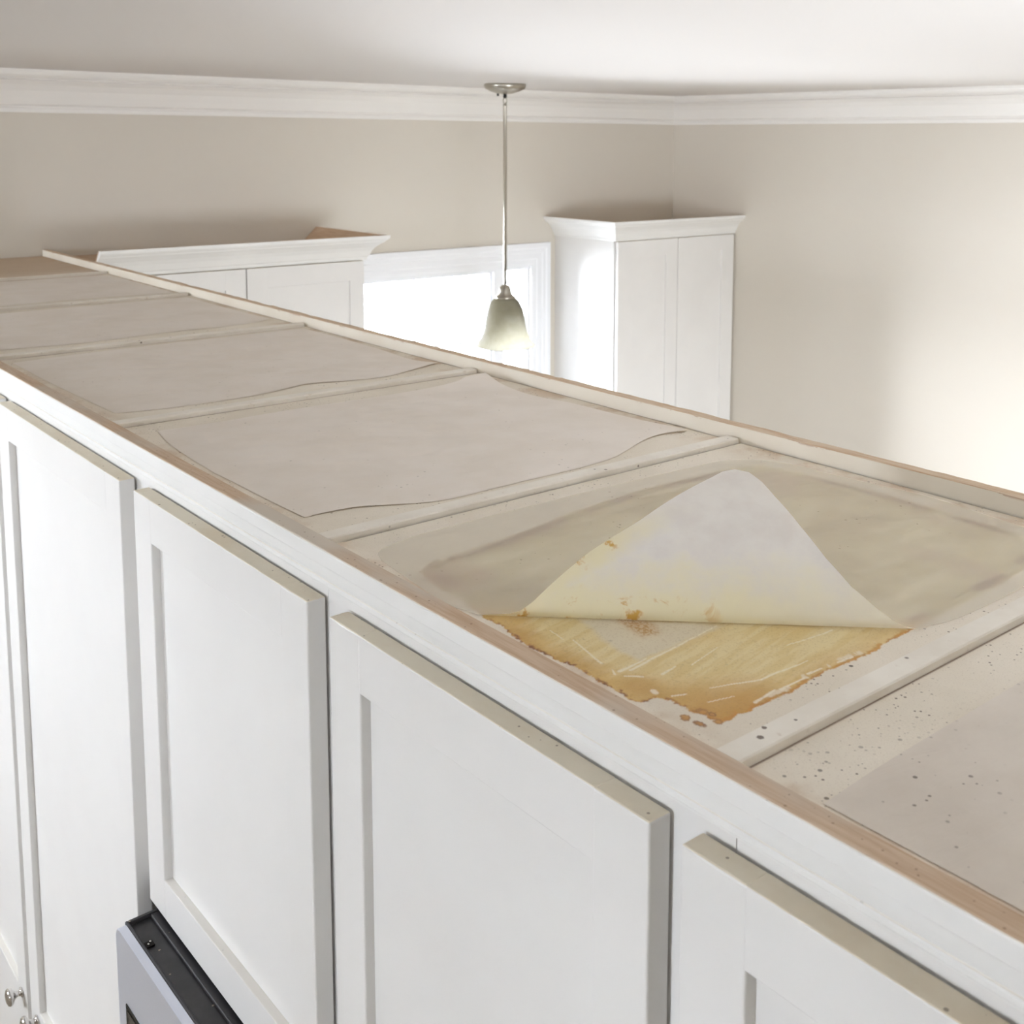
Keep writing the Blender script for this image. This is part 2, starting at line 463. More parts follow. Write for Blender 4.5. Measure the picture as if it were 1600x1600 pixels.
def paint_stain(x, y):
    """linear rgb + coverage of the grease stain at world x, y"""
    C = lambda *c: np.array(srgb(*c))
    wx = x + (fbm(x, y, 260, 260, 3) - .5) * .0060; wy = y + (fbm(x, y, 260, 260, 8) - .5) * .0045
    d = poly_sd(wx, wy, OUT)
    cov = 1 - smooth(d, -.0006, .0006)
    f = lambda m, a, b: a * (1 - m[..., None]) + b * m[..., None]
    n1 = fbm(x, y, 40, 40, 21); n2 = fbm(x, y, 14, 14, 31); st = fbm(x + .18 * y, y - .18 * x, 18, 150, 41); fine = fbm(x, y, 700, 700, 51, 2)
    col = f(smooth(st, .35, .65), C(224, 206, 158) + 0 * x[..., None], C(216, 193, 136))
    col = f(smooth(n2, .4, .7) * .5, col, C(212, 182, 118))
    # amber pooled along the front and near edges
    band = np.clip(1 - (-d) / (.028 + .03 * (n2 - .4)), 0, 1) ** .8
    frontw = np.clip(1.15 - (x - .03) * 5.5, .55, 1)
    amb = f(smooth(n1, .3, .7), C(208, 170, 94) + 0 * x[..., None], C(190, 146, 66))
    col = f(np.clip(band * frontw * (.55 + .8 * n1), 0, 1), col, amb)
    core = (1 - smooth(np.hypot((x - .085) * .8, y + .69), .01, .055))
    col = f(core * .7, col, C(190, 142, 60))
    core2 = (1 - smooth(np.hypot(x - .055, (y + .625) * .8), .005, .022))
    col = f(core2 * .6, col, C(190, 146, 72))
    # rubbed pale patch, brown fan beside it
    pw = poly_sd(x + (n1 - .5) * .008, y + (n1 - .5) * .01, PALE)
    col = f((1 - smooth(pw, -.006, .004)) * .85, col, C(216, 206, 184))
    pf_ = poly_sd(x + (n1 - .5) * .010, y + (n1 - .5) * .010, FAN)
    col = f((1 - smooth(pf_, -.006, .006)) * (.35 + .5 * smooth(fine, .4, .6)), col, C(178, 132, 66))
    # scalloped bare notches behind the near edge
    sc = smooth(fbm(x - .35 * y, y, 130, 60, 71, 3), .56, .66) * (1 - smooth(np.abs(d + .0065), .002, .0045)) * smooth(x, .08, .12) * (1 - smooth(x, .24, .3))
    col = f(sc * .85, col, C(226, 214, 190))
    # dark dried rim: brown at the front, amber at the near side
    rimn = fbm(x, y, 190, 190, 61, 3)
    rim = (1 - smooth(-d, .0008, .0042))
    fr = (1 - smooth(x, .045, .075))
    col = f(rim * smooth(rimn, .40, .55) * .85, col, C(178, 118, 42))
    col = f(rim * smooth(rimn, .52, .62) * fr * .85, col, C(120, 70, 36))
    rim_near = (1 - smooth(-d, .002, .0055)) * (1 - fr) * (y < -.6)
    col = f(rim_near * smooth(fbm(x, y, 120, 60, 63, 3), .44, .54) * .8, col, C(196, 138, 52))
    # wiped strokes
    for p, q, w0, w1 in STROKES:
        dd, u = seg_dist(x + (n1 - .5) * .003, y + (n1 - .5) * .003, p, q); w = 1.35 * (w0 + (w1 - w0) * u)
        col = f((1 - smooth(dd, w * .6, w * 1.1)) * .85, col, C(236, 227, 206))
    col = f(smooth(fine, .64, .74) * .18, col, C(150, 112, 60))
    # under the paper (away from the open corner): olive tan film with a brown tide line
    und = smooth(.699 * (x - .0345) + .715 * (y + .4374), .010, .030)
    uc = f(smooth(n2, .35, .65), C(206, 192, 146) + 0 * x[..., None], C(188, 168, 118))
    wr = fbm(x, y, 12, 60, 91)
    uc = f(smooth(wr, .5, .68) * .6, uc, C(226, 216, 184))
    ring = (1 - smooth(np.abs(d + .010), .001, .011)) * smooth(fbm(x, y, 22, 22, 81), .38, .56)
    uc = f(ring * .85, uc, C(134, 80, 48))
    sm = (1 - smooth(np.hypot((x - .075) * .9, (y + .345) * .75), .012, .042))
    uc = f(sm * (.35 + .5 * smooth(n1, .4, .6)), uc, C(158, 98, 64))
    dots = smooth(fbm(x, y, 420, 420, 85, 2), .62, .70) * (1 - smooth(np.hypot(x - .105, (y + .40)), .015, .05))
    uc = f(dots * .9, uc, C(90, 62, 46))
    sm2 = smooth(fbm(x, y, 9, 9, 95), .56, .7) * smooth(x, .3, .5)
    uc = f(sm2 * .55, uc, C(172, 134, 104))
    col = f(und, col, uc)
    cov = cov * (1 - und * .12)
    # burnt blots beside the corner
    for bx, by, rx, ry, k in ((.0477, -.6939, .0030, .0058, 1), (.046, -.6815, .0042, .0048, .75), (.0618, -.6837, .0042, .0050, .5), (.0651, -.6903, .0028, .0034, .9), (.060, -.7006, .0034, .004, .6)):
        r = np.hypot((x - bx) / rx, (y - by) / ry) + (fbm(x, y, 420, 420, 99) - .5) * 1.1
        m = (1 - smooth(r, .75, 1.05)); ringm = (1 - smooth(np.abs(r - .8), .15, .4))
        col = f(m * .8 * k, col, C(186, 132, 62)); col = f(ringm * .8 * k, col, C(128, 84, 44)); cov = np.maximum(cov, m * .95)
    return col, np.clip(cov, 0, 1)


# ------------------------------------------------------------------ object helpers
WLOC = {}


def tag(o, label=None, cat=None, group=None, kind=None):
    if label: o['label'] = label
    if cat: o['category'] = cat
    if group: o['group'] = group
    if kind: o['kind'] = kind
    return o


def empty(name, loc, **kw):
    o = bpy.data.objects.new(name, None); COL.objects.link(o)
    o.empty_display_size = .05; o.location = loc
    WLOC[o] = Vector(loc); return tag(o, **kw)


def obj(name, bm, mat, parent=None, smooth=False, origin=None, **kw):
    """link a bmesh built in world coordinates as one object with its origin at its own bounds"""
    bmesh.ops.recalc_face_normals(bm, faces=bm.faces) if not kw.pop('keep', False) else None
    me = bpy.data.meshes.new(name)
    cs = [v.co for v in bm.verts]
    lo = Vector([min(c[i] for c in cs) for i in range(3)]); hi = Vector([max(c[i] for c in cs) for i in range(3)])
    org = Vector(origin) if origin else Vector(((lo.x + hi.x) / 2, (lo.y + hi.y) / 2, lo.z))
    bmesh.ops.translate(bm, verts=bm.verts, vec=-org)
    bm.to_mesh(me); bm.free()
    if smooth:
        for p in me.polygons: p.use_smooth = True
    me.materials.append(MATS[mat])
    o = bpy.data.objects.new(name, me); COL.objects.link(o)
    if parent is not None:
        o.parent = parent; o.location = org - WLOC[parent]
    else:
        o.location = org
    WLOC[o] = org
    return tag(o, **kw)


def box(lo, hi, bev=0.0, seg=2, bm=None):
    b = bmesh.new()
    bmesh.ops.create_cube(b, size=1)
    for v in b.verts:
        v.co = Vector([lo[i] + (v.co[i] + .5) * (hi[i] - lo[i]) for i in range(3)])
    if bev:
        bmesh.ops.bevel(b, geom=b.edges[:], offset=bev, segments=seg, profile=.5, affect='EDGES')
    if bm is None: return b
    me = bpy.data.meshes.new('t'); b.to_mesh(me); b.free(); bm.from_mesh(me); bpy.data.meshes.remove(me)
    return bm


def sweep(path, prof, side=1, closed_ends=True):
    """sweep closed profile [(out, z)] along a horizontal xy path with mitred corners"""
    b = bmesh.new(); rings = []
    n = len(path)
    for i, p in enumerate(path):
        p = Vector(p)
        d0 = (p - Vector(path[i - 1])).normalized() if i else None
        d1 = (Vector(path[i + 1]) - p).normalized() if i < n - 1 else None
        if d0 is None: d0 = d1
        if d1 is None: d1 = d0
        n0 = Vector((-d0.y, d0.x)) * side; n1 = Vector((-d1.y, d1.x)) * side
        mt = (n0 + n1); mt = mt / max(mt.dot(n0), 1e-6)
        rings.append([b.verts.new((p.x + mt.x * o, p.y + mt.y * o, z)) for o, z in prof])
    k = len(prof)
    for i in range(n - 1):
        for j in range(k):
            b.faces.new((rings[i][j], rings[i][(j + 1) % k], rings[i + 1][(j + 1) % k], rings[i + 1][j]))
    if closed_ends:
        b.faces.new(rings[0]); b.faces.new(rings[-1][::-1])
    return b


def lathe(prof, center, axis='Z', seg=40, cap=True):
    """prof = [(r, h)]"""
    b = bmesh.new(); rings = []
    for r, h in prof:
        ring = []
        for i in range(seg):
            a = 2 * math.pi * i / seg
            x, y, z = r * math.cos(a), r * math.sin(a), h
            if axis == '-X': x, y, z = -h, r * math.cos(a), r * math.sin(a)
            ring.append(b.verts.new((center[0] + x, center[1] + y, center[2] + z)))
        rings.append(ring)
    for i in range(len(rings) - 1):
        for j in range(seg):
            b.faces.new((rings[i][j], rings[i][(j + 1) % seg], rings[i + 1][(j + 1) % seg], rings[i + 1][j]))
    if cap:
        b.faces.new(rings[0]); b.faces.new(rings[-1])
    return b


# ------------------------------------------------------------------ room shell
T = .15


def wall_with_openings(name, axis, at, a0, a1, z0, z1, ops, thick):
    """a wall slab on one side of `at`, with rectangular openings (a_lo,a_hi,z_lo,z_hi) sorted along the wall"""
    b = bmesh.new(); cells = []; a = a0
    for op in ops:
        cells += [(a, op[0], z0, z1), (op[0], op[1], z0, op[2]), (op[0], op[1], op[3], z1)]; a = op[1]
    cells.append((a, a1, z0, z1))
    for c in cells:
        lo = [0, 0, c[2]]; hi = [0, 0, c[3]]
        k = 0 if axis == 'x' else 1
        lo[1 - k], hi[1 - k] = c[0], c[1]
        lo[k], hi[k] = min(at, at + thick), max(at, at + thick)
        box(lo, hi, bm=b)
    bmesh.ops.remove_doubles(b, verts=b.verts, dist=1e-5)
    return obj(name, b, 'wall_paint', kind='structure')


wall_with_openings('wall_back', 'y', WY, LX - T, RX + T, ZF, ZC, (WIN,), .085)
wall_with_openings('wall_left', 'x', LX, FY, WY, ZF, ZC, (W4, W2), -T)
wall_with_openings('wall_front', 'y', FY, LX - T, RX + T, ZF, ZC, (W3,), -T)
obj('wall_right', box((RX, FY, ZF), (RX + T, WY, ZC)), 'wall_paint', kind='structure')
obj('ceiling', box((LX - T, FY - T, ZC), (RX + T, WY + T, ZC + .1)), 'ceiling_paint', kind='structure')
obj('floor', box((LX - T, FY - T, ZF - .1), (RX + T, WY + T, ZF)), 'wood_floor', kind='structure')

# crown moulding of the room (out from wall, z)
CP = [(0, ZC), (0, ZC - .143), (.010, ZC - .143), (.012, ZC - .139), (.012, ZC - .128), (.007, ZC - .126), (.007, ZC - .121), (.018, ZC - .118),
      (.022, ZC - .114), (.030, ZC - .095), (.042, ZC - .07), (.058, ZC - .05), (.074, ZC - .038), (.077, ZC - .036), (.069, ZC - .034), (.069, ZC - .030), (.077, ZC - .027),
      (.084, ZC - .026), (.092, ZC - .018), (.096, ZC - .010), (.096, ZC)]
# one continuous run per wall, mitred where they meet


def crown(name, p, q, m0, m1):
    """p->q along a wall; ends mitred 45 degrees inward at both corners"""
    d = (Vector(q) - Vector(p)).normalized(); nn = Vector((d.y, -d.x))
    b = bmesh.new(); r0 = []; r1 = []
    for o, z in CP:
        a = Vector(p) + nn * o + d * o * m0; c = Vector(q) + nn * o - d * o * m1
        r0.append(b.verts.new((a.x, a.y, z))); r1.append(b.verts.new((c.x, c.y, z)))
    k = len(CP)
    for j in range(k): b.faces.new((r0[j], r0[(j + 1) % k], r1[(j + 1) % k], r1[j]))
    b.faces.new(r0); b.faces.new(r1[::-1])
    return obj(name, b, 'trim_paint', kind='structure')


crown('trim_1', (LX, WY), (RX, WY), 1, 1)
crown('trim_2', (RX, WY), (RX, FY), 1, 1)
crown('trim_3', (LX, FY), (LX, WY), 1, 1)

# ------------------------------------------------------------------ window in the back wall
win = empty('window_1', (2.325, WY, WIN[2]), kind='structure')
CZ = [(0, 0), (.008, 0), (.010, .012), (.010, .03), (.013, .035), (.013, .06), (.017, .066), (.018, .08), (.022, .088), (.022, .108), (0, .108)]


def casing_piece(a, c, name):
    """casing side: a,c = inner corner points (x,z); profile grows outward from the opening"""
    b = bmesh.new(); cx, cz = 2.325, -.6375
    r0, r1 = [], []
    for dpt, w in CZ:
        for (px, pz), r in ((a, r0), (c, r1)):
            sx = 1 if px > cx else -1; sz = 1 if pz > cz else -1
            r.append(b.verts.new((px + sx * w, WY - dpt, pz + sz * w)))
    k = len(CZ)
    for j in range(k): b.faces.new((r0[j], r0[(j + 1) % k], r1[(j + 1) % k], r1[j]))
    b.faces.new(r0); b.faces.new(r1[::-1])
    obj(name, b, 'window_paint', win)


x0, x1, z0, z1 = 1.805, 2.828, WIN[2], -.185
casing_piece((x0, z1), (x1, z1), 'casing'); casing_piece((x1, z1), (x1, z0), 'casing')
casing_piece((x1, z0), (x0, z0), 'casing'); casing_piece((x0, z0), (x0, z1), 'casing')
yg = WY + .035


def frame_rect(x0, x1, z0, z1, w, y0, y1, name, wtop=None):
    b = bmesh.new(); wt = wtop or w
    box((x0, y0, z0), (x0 + w, y1, z1), bm=b); box((x1 - w, y0, z0), (x1, y1, z1), bm=b)
    box((x0 + w, y0, z1 - wt), (x1 - w, y1, z1), bm=b); box((x0 + w, y0, z0), (x1 - w, y1, z0 + w), bm=b)
    return obj(name, b, 'window_paint', win)


for (sa, sb, ga) in ((1.80, 2.652, True), (2.652, 2.85, False)):
    w = .036
    fr = frame_rect(sa, sb, WIN[2], WIN[3], w if ga else .03, yg, yg + .04, 'sash')
    g = obj('pane', box((sa + .02, yg + .018, WIN[2] + .02), (sb - .02, yg + .022, WIN[3] - .02)), 'window_glass', fr)
    if ga:
        obj('muntin', box((2.2045, yg + .008, WIN[2] + w), (2.2165, yg + .034, WIN[3] - w)), 'window_paint', fr)
        obj('muntin', box((sa + w, yg + .010, -.530), (sb - w, yg + .032, -.518)), 'window_paint', fr)
        obj('muntin', box((sa + w, yg + .010, -.83), (sb - w, yg + .032, -.818)), 'window_paint', fr)
obj('mullion', box((2.626, yg - .02, WIN[2]), (2.684, yg + .0, WIN[3]), .004), 'window_paint', win)
obj('inner_stop', box((1.80, WY + .002, -.2), (2.85, yg - .001, -.175)), 'window_paint', win)
obj('window_sill', box((1.68, WY - .05, WIN[2] - .03), (2.96, WY + .05, WIN[2]), .006), 'window_paint', win)

# unseen windows, shaped for the light they give; the last two are added fill
for nm, ax, at, (a0, a1, *zs) in (('unseen_window_2', 'x', LX - .08, W2), ('fill_window_3', 'y', FY - .08, W3), ('fill_window_4', 'x', LX - .08, W4)):
    e = empty(nm, ((at, (a0 + a1) / 2, zs[0]) if ax == 'x' else ((a0 + a1) / 2, at, zs[0])), kind='structure')

    def bar(u0, u1, v0, v1, n='sash', mt='window_paint', th=.04):  # sash parts here belong only to the unseen and fill windows
        if ax == 'x': bb = box((at - th / 2, u0, v0), (at + th / 2, u1, v1))
        else: bb = box((u0, at - th / 2, v0), (u1, at + th / 2, v1))
        obj(n, bb, mt, e)
    bar(a0, a1, zs[1] - .06, zs[1]); bar(a0, a1, zs[0], zs[0] + .06)
    wd_ = (a1 - a0)
    for k in range(2):
        bar(max(a0, a0 + k * wd_ - .03), min(a1, a0 + k * wd_ + .03), zs[0] + .06, zs[1] - .06)
    bar(a0 + .01, a1 - .01, zs[0] + .01, zs[1] - .01, 'pane', 'window_glass', .006)

# ------------------------------------------------------------------ the long cabinet run
D = .66
XF, XB = -.004, .018        # door front / back planes
FZ = -.0074                 # level of the recessed tops


def door_x(parent, y0, y1, z0, z1, st=.059, top=.059, bot=None, xf=XF, xb=XB, mv='cabinet_paint_vertical'):
    """shaker door facing -X: recessed panel mesh with stiles and rails as its pieces"""
    bot = bot or st
    pan = obj('door', box((xf + .0115, y0 + .02, z0 + .02), (xb - .003, y1 - .02, z1 - .02)), mv, parent)
    bv = .0018
    obj('stile', box((xf, y0, z0), (xb, y0 + st, z1), bv), mv, pan)
    obj('stile', box((xf, y1 - st, z0), (xb, y1, z1), bv), mv, pan)
    e = .0001
    obj('rail', box((xf + e, y0 + st - .0012, z1 - top), (xb - e, y1 - st + .0012, z1 - e), .0012), 'cabinet_paint_horizontal', pan)
    obj('rail', box((xf + e, y0 + st - .0012, z0 + e), (xb - e, y1 - st + .0012, z0 + bot), .0012), 'lower_rail_paint', pan)
    return pan


def knob_x(parent, y, z, xf=XF):
    p = [(.0085, 0), (.0095, .001), (.0095, .003), (.006, .0045), (.0052, .008), (.0055, .012), (.009, .016), (.0145, .0185),
         (.0165, .0215), (.0165, .0245), (.0145, .0275), (.009, .0295), (.002, .0302)]
    return obj('knob', lathe(p, (xf, y, z), '-X', 28), 'polished_chrome', parent, smooth=True, label='round chrome knob')


CABS = [
    # y0, y1, body bottom, doors [(y0,y1,z0,bot rail)], label
    (0, -.656, [(-1.235, -.727, -.656, None)], 'white shaker wall cabinet nearest the camera, its recessed top speckled and papered'),
    (1, -.656, [(-.696, -.239, -.656, None)], 'white shaker wall cabinet whose top carries the amber grease stain and folded paper'),
    (2, -.656, [(-.192, .301, -.656, None)], 'white shaker wall cabinet mounted directly over the stainless microwave'),
    (3, -1.32, [(.355, .972, -1.315, .098)], 'tall white shaker cabinet beside the microwave, chrome knob low on its door'),
    (4, -1.32, [(.999, 1.62, -1.315, .075)], 'tall white shaker cabinet at the left picture edge, the leftmost chrome knob on its door'),
    (5, -1.32, [(1.65, 2.27, -1.315, .075)], 'tall white cabinet under the papered top cell next to last before the back wall'),
    (6, -1.32, [(2.30, 2.95, -1.315, .075)], 'tall white cabinet against the back wall, its bare top brown with dust'),
]
for i, zb, doors, lab in CABS:
    y0, y1 = RIBS[i], RIBS[i + 1] if i < 6 else WY - .002
    c = empty('kitchen_cabinet', (.34, (y0 + y1) / 2, zb), label=lab, cat='cabinet')
    g = .0004
    obj('body', box((.039, y0 + g, zb), (D + .017, y1 - g, FZ - .006)), 'cabinet_paint_vertical', c)
    obj('face_frame', box((.0208, y0 + g, zb), (.0385, y1 - g, FZ - .0002)), 'cabinet_paint_vertical', c)
    # recessed dusty top, slightly uneven
    if i != 1:
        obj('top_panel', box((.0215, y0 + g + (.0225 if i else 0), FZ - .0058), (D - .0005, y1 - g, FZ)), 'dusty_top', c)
    else:
        xs = np.concatenate([np.arange(.0215, .33, .0010), np.arange(.33, D - .0005, .0022)]); ys = np.concatenate([np.arange(y0 + .0225, -.42, .0010), np.arange(-.42, y1 - g, .0018)])
        gx, gy = np.meshgrid(xs, ys); nx_, ny_ = len(xs), len(ys)
        col_, cov_ = paint_stain(gx, gy)
        hgt = FZ + .00025 * cov_ * (.6 + .8 * fbm(gx, gy, 60, 220, 5))
        co = np.stack([gx, gy, hgt], -1).reshape(-1, 3)
        idx = np.arange(nx_ * ny_).reshape(ny_, nx_)
        quads = np.stack([idx[:-1, :-1], idx[:-1, 1:], idx[1:, 1:], idx[1:, :-1]], -1).reshape(-1, 4)
        org = np.array([.34, (y0 + y1) / 2, FZ])
        me = bpy.data.meshes.new('top_panel')
        me.vertices.add(len(co)); me.vertices.foreach_set('co', (co - org).ravel())
        me.loops.add(quads.size); me.loops.foreach_set('vertex_index', quads.ravel().astype(np.int32))
        me.polygons.add(len(quads)); me.polygons.foreach_set('loop_start', np.arange(0, quads.size, 4, dtype=np.int32))
        me.update(calc_edges=True); me.validate()
        a_ = me.attributes.new('stain', 'FLOAT_COLOR', 'POINT')
        a_.data.foreach_set('color', np.concatenate([col_.reshape(-1, 3), cov_.reshape(-1, 1)], 1).astype(np.float32).ravel())
        b_ = me.attributes.new('stain_cover', 'FLOAT', 'POINT')
        b_.data.foreach_set('value', cov_.astype(np.float32).ravel())
        for p in me.polygons: p.use_smooth = True
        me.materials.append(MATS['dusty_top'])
        o = bpy.data.objects.new('top_panel', me); COL.objects.link(o); o.parent = c; o.location = Vector(org) - WLOC[c]
        o['label'] = 'dusty top with an amber grease stain spreading to its front corner'
    if i:
        # rib: the top edge of the cabinet's side board, near edge at y0
        b = bmesh.new()
        nseg = 40; prof = [(0, FZ - .004), (0, -.0012), (.0012, 0), (.0208, 0), (.022, -.001), (.022, FZ - .004)]
        rings = []
        for k in range(nseg + 1):
            x = .0215 + (D - .005 - .0215) * k / nseg
            jz = .0005 * noise.noise(Vector((x * 7, i * 3.1, 0))); jy = .0007 * noise.noise(Vector((x * 5, i * 7.7, 4)))
            rings.append([b.verts.new((x, y0 + a + jy * (a < .01), z + (jz if z > FZ else 0))) for a, z in prof])
        for k in range(nseg):
            for j in range(len(prof) - 1):
                b.faces.new((rings[k][j], rings[k][j + 1], rings[k + 1][j + 1], rings[k + 1][j]))
            b.faces.new((rings[k][-1], rings[k][0], rings[k + 1][0], rings[k + 1][-1]))
        b.faces.new(rings[0]); b.faces.new(rings[-1][::-1])
        obj('side_rim', b, 'rib_paint', c)
    for (a, e, z, bot) in doors:
        d = door_x(c, a, e, z, -.062, bot=bot)
        if i == 3: knob_x(d, .928, -1.238)
        if i in (4,): knob_x(d, 1.030, -1.243)
        if i in (5, 6): knob_x(d, a + .03, -1.243)

# base under the tall cabinets and the microwave: closes the divider down to the floor
bc = empty('base_cabinet', (.34, .85, ZF), label='white base cabinets that carry the long divider, below the tall doors', cat='cabinet')
obj('carcass', box((.03, -1.33, ZF + .1), (D + .017, WY - .002, -1.335)), 'cabinet_paint_vertical', bc)
obj('toe_kick', box((.09, -1.33, ZF), (D - .05, WY - .002, ZF + .0995)), 'cabinet_paint_vertical', bc)
obj('back_panel', box((D - .03, -1.33, -1.3345), (D + .017, .38, -.6565)), 'cabinet_paint_vertical', bc)

# front moulding with its raw top edge
mo = empty('front_moulding', (.01, .85, -.05), label='long white moulding along the top front edge of the cabinet run', cat='moulding')
MP = [(.0195, -.0001), (.0015, -.0001), (.0004, -.0006), (0, -.002), (0, -.0155), (.0010, -.0166), (.0024, -.0174), (.0027, -.0190),
      (.0031, -.0240), (.0038, -.0285), (.0048, -.0320), (.0050, -.0328), (.0040, -.0335), (.0034, -.0346), (.0033, -.0378), (.0038, -.0390),
      (.0060, -.0398), (.0066, -.0404), (.0070, -.0430), (.0085, -.0442), (.0195, -.0452)]
b = sweep([(0, -1.33), (0, WY - .001)], [(-o, z) for o, z in MP], 1)
obj('moulding', b, 'moulding_paint', mo)
b = bmesh.new(); n = 260; rings = []
for k in range(n + 1):
    y = -1.33 + (WY - .001 + 1.33) * k / n
    w0 = .0012 + .0022 * max(0, noise.noise(Vector((y * 3, 1, 5)))) ; w1 = .0208 + .0006 * noise.noise(Vector((y * 9, 4, 0)))
    rings.append([b.verts.new((x, y, z)) for x, z in ((w0, 0), (w0 + .0006, .0006), (w1 - .0006, .0006), (w1, 0), (w1, -.009), (w0, -.00005))])
for k in range(n):
    for j in range(6):
        b.faces.new((rings[k][j], rings[k][(j + 1) % 6], rings[k + 1][(j + 1) % 6], rings[k + 1][j]))
b.faces.new(rings[0]); b.faces.new(rings[-1][::-1])
obj('top_edge', b, 'raw_wood_edge', mo, label='raw brown wood edge dusted grey in patches')

# back rail, worn along its top
b = bmesh.new(); n = 420; rings = []
for k in range(n + 1):
    y = -1.33 + (WY - .002 + 1.33) * k / n
    j = .0011 * noise.noise(Vector((y * 16, 3, 1))) + .0007 * noise.noise(Vector((y * 47, 3, 1)))
    if noise.noise(Vector((y * 11, 9, 9))) > .33: j -= .0012
    rings.append([b.verts.new(p) for p in ((D, y, FZ - .006), (D, y, .0142), (D + .001, y, .0152), (D + .009, y, .0154 + j * .5), (D + .0175, y, .0152 + j), (D + .0178, y, FZ - .006))])
for k in range(n):
    for q_ in range(6):
        b.faces.new((rings[k][q_], rings[k][(q_ + 1) % 6], rings[k + 1][(q_ + 1) % 6], rings[k + 1][q_]))
b.faces.new(rings[0]); b.faces.new(rings[-1][::-1])
obj('back_rail', b, 'rail_paint', label='cream back rail with a worn brown top along the far side of the run', cat='rail')


# ------------------------------------------------------------------ parchment sheets
def resample(pts, n):
    pts = [Vector(p) for p in pts]
    # catmull-rom then even resampling
    dense = []
    for i in range(len(pts) - 1):
        p0 = pts[i - 1] if i else pts[i] * 2 - pts[i + 1]; p1, p2 = pts[i], pts[i + 1]
        p3 = pts[i + 2] if i + 2 < len(pts) else p2 * 2 - p1
        for k in range(12):
            t = k / 12
            dense.append(.5 * ((2 * p1) + (p2 - p0) * t + (2 * p0 - 5 * p1 + 4 * p2 - p3) * t * t + (3 * p1 - p0 - 3 * p2 + p3) * t ** 3))
    dense.append(pts[-1])
    L = [0]
    for i in range(1, len(dense)): L.append(L[-1] + (dense[i] - dense[i - 1]).length)
    out = []; j = 0
    for k in range(n + 1):
        s = L[-1] * k / n
        while j < len(L) - 2 and L[j + 1] < s: j += 1
        t = (s - L[j]) / max(L[j + 1] - L[j], 1e-9)
        out.append(dense[j].lerp(dense[j + 1], min(max(t, 0), 1)))
    return out


def sheet_mesh(near, far, front, back, seed, nx=130, ny=110, lift=None, amp=.0022):
    """Coons patch: near/far run front->back, front/back run near->far"""
    N, Fa = resample(near, nx), resample(far, nx); Fr, B = resample(front, ny), resample(back, ny)
    b = bmesh.new(); grid = []
    for j in range(ny + 1):
        v = j / ny; row = []
        for i in range(nx + 1):
            u = i / nx
            p = (N[i] * (1 - v) + Fa[i] * v) + (Fr[j] * (1 - u) + B[j] * u) - \
                (N[0] * (1 - u) * (1 - v) + N[-1] * u * (1 - v) + Fa[0] * (1 - u) * v + Fa[-1] * u * v)
            q = Vector((p.x * 5, p.y * 24 + p.x * 3, seed))
            w = noise.noise(q) + .5 * noise.noise(q * 2.3) + .3 * noise.noise(Vector((p.x * 40 + p.y * 20, p.y * 60, seed)))
            ed = min(u, 1 - u, v, 1 - v)
            z = FZ + .0006 + amp * (.5 + w * .9) * min(1, .12 + ed * 6)
            if lift: z += lift(p.x, p.y)
            row.append(b.verts.new((p.x, p.y, max(z, FZ + .0004))))
        grid.append(row)
    for j in range(ny):
        for i in range(nx):
            b.faces.new((grid[j][i], grid[j][i + 1], grid[j + 1][i + 1], grid[j + 1][i]))
    return b


def add_sheet(b, mat, label):
    o = obj('parchment_sheet', b, mat, smooth=True, keep=True, label=label, cat='paper', group='parchment sheets laid on the cabinet tops')
    return o


gauss = lambda x, y, cx, cy, s, a: a * math.exp(-((x - cx) ** 2 + (y - cy) ** 2) / (2 * s * s))
# nearest cell
add_sheet(sheet_mesh([(.034, -1.30), (.3, -1.305), (.62, -1.30)], [(.0336, -.815), (.1176, -.812), (.292, -.811), (.45, -.806), (.60, -.812)],
                     [(.034, -1.30), (.034, -1.05), (.0336, -.815)], [(.62, -1.30), (.625, -1.05), (.60, -.812)], 1.3),
          'parchment_near_dimmed', 'speckled parchment sheet, its tone darkened for light falloff, in the nearest cell, lower right corner of the picture')
# third cell
add_sheet(sheet_mesh([(.043, -.100), (.058, -.099), (.080, -.101), (.107, -.1065), (.15, -.128), (.2, -.146), (.296, -.1455), (.40, -.146), (.469, -.138), (.52, -.118), (.56, -.101), (.60, -.094), (.647, -.104)],
                     [(.060, .379), (.15, .374), (.262, .379), (.40, .374), (.559, .372), (.60, .385), (.640, .383)],
                     [(.043, -.100), (.040, 0), (.0385, .10), (.0377, .1386), (.045, .28), (.060, .379)],
                     [(.647, -.104), (.638, .02), (.632, .14), (.618, .22), (.622, .31), (.640, .383)], 2.7,
                     lift=lambda x, y: gauss(x, y, .655, .40, .07, .010) + gauss(x, y, .64, -.10, .05, .002) + gauss(x, y, .11, -.12, .035, .0012)),
          'parchment', 'smooth wrinkled parchment sheet just beyond the folded one, its far corner lifted')
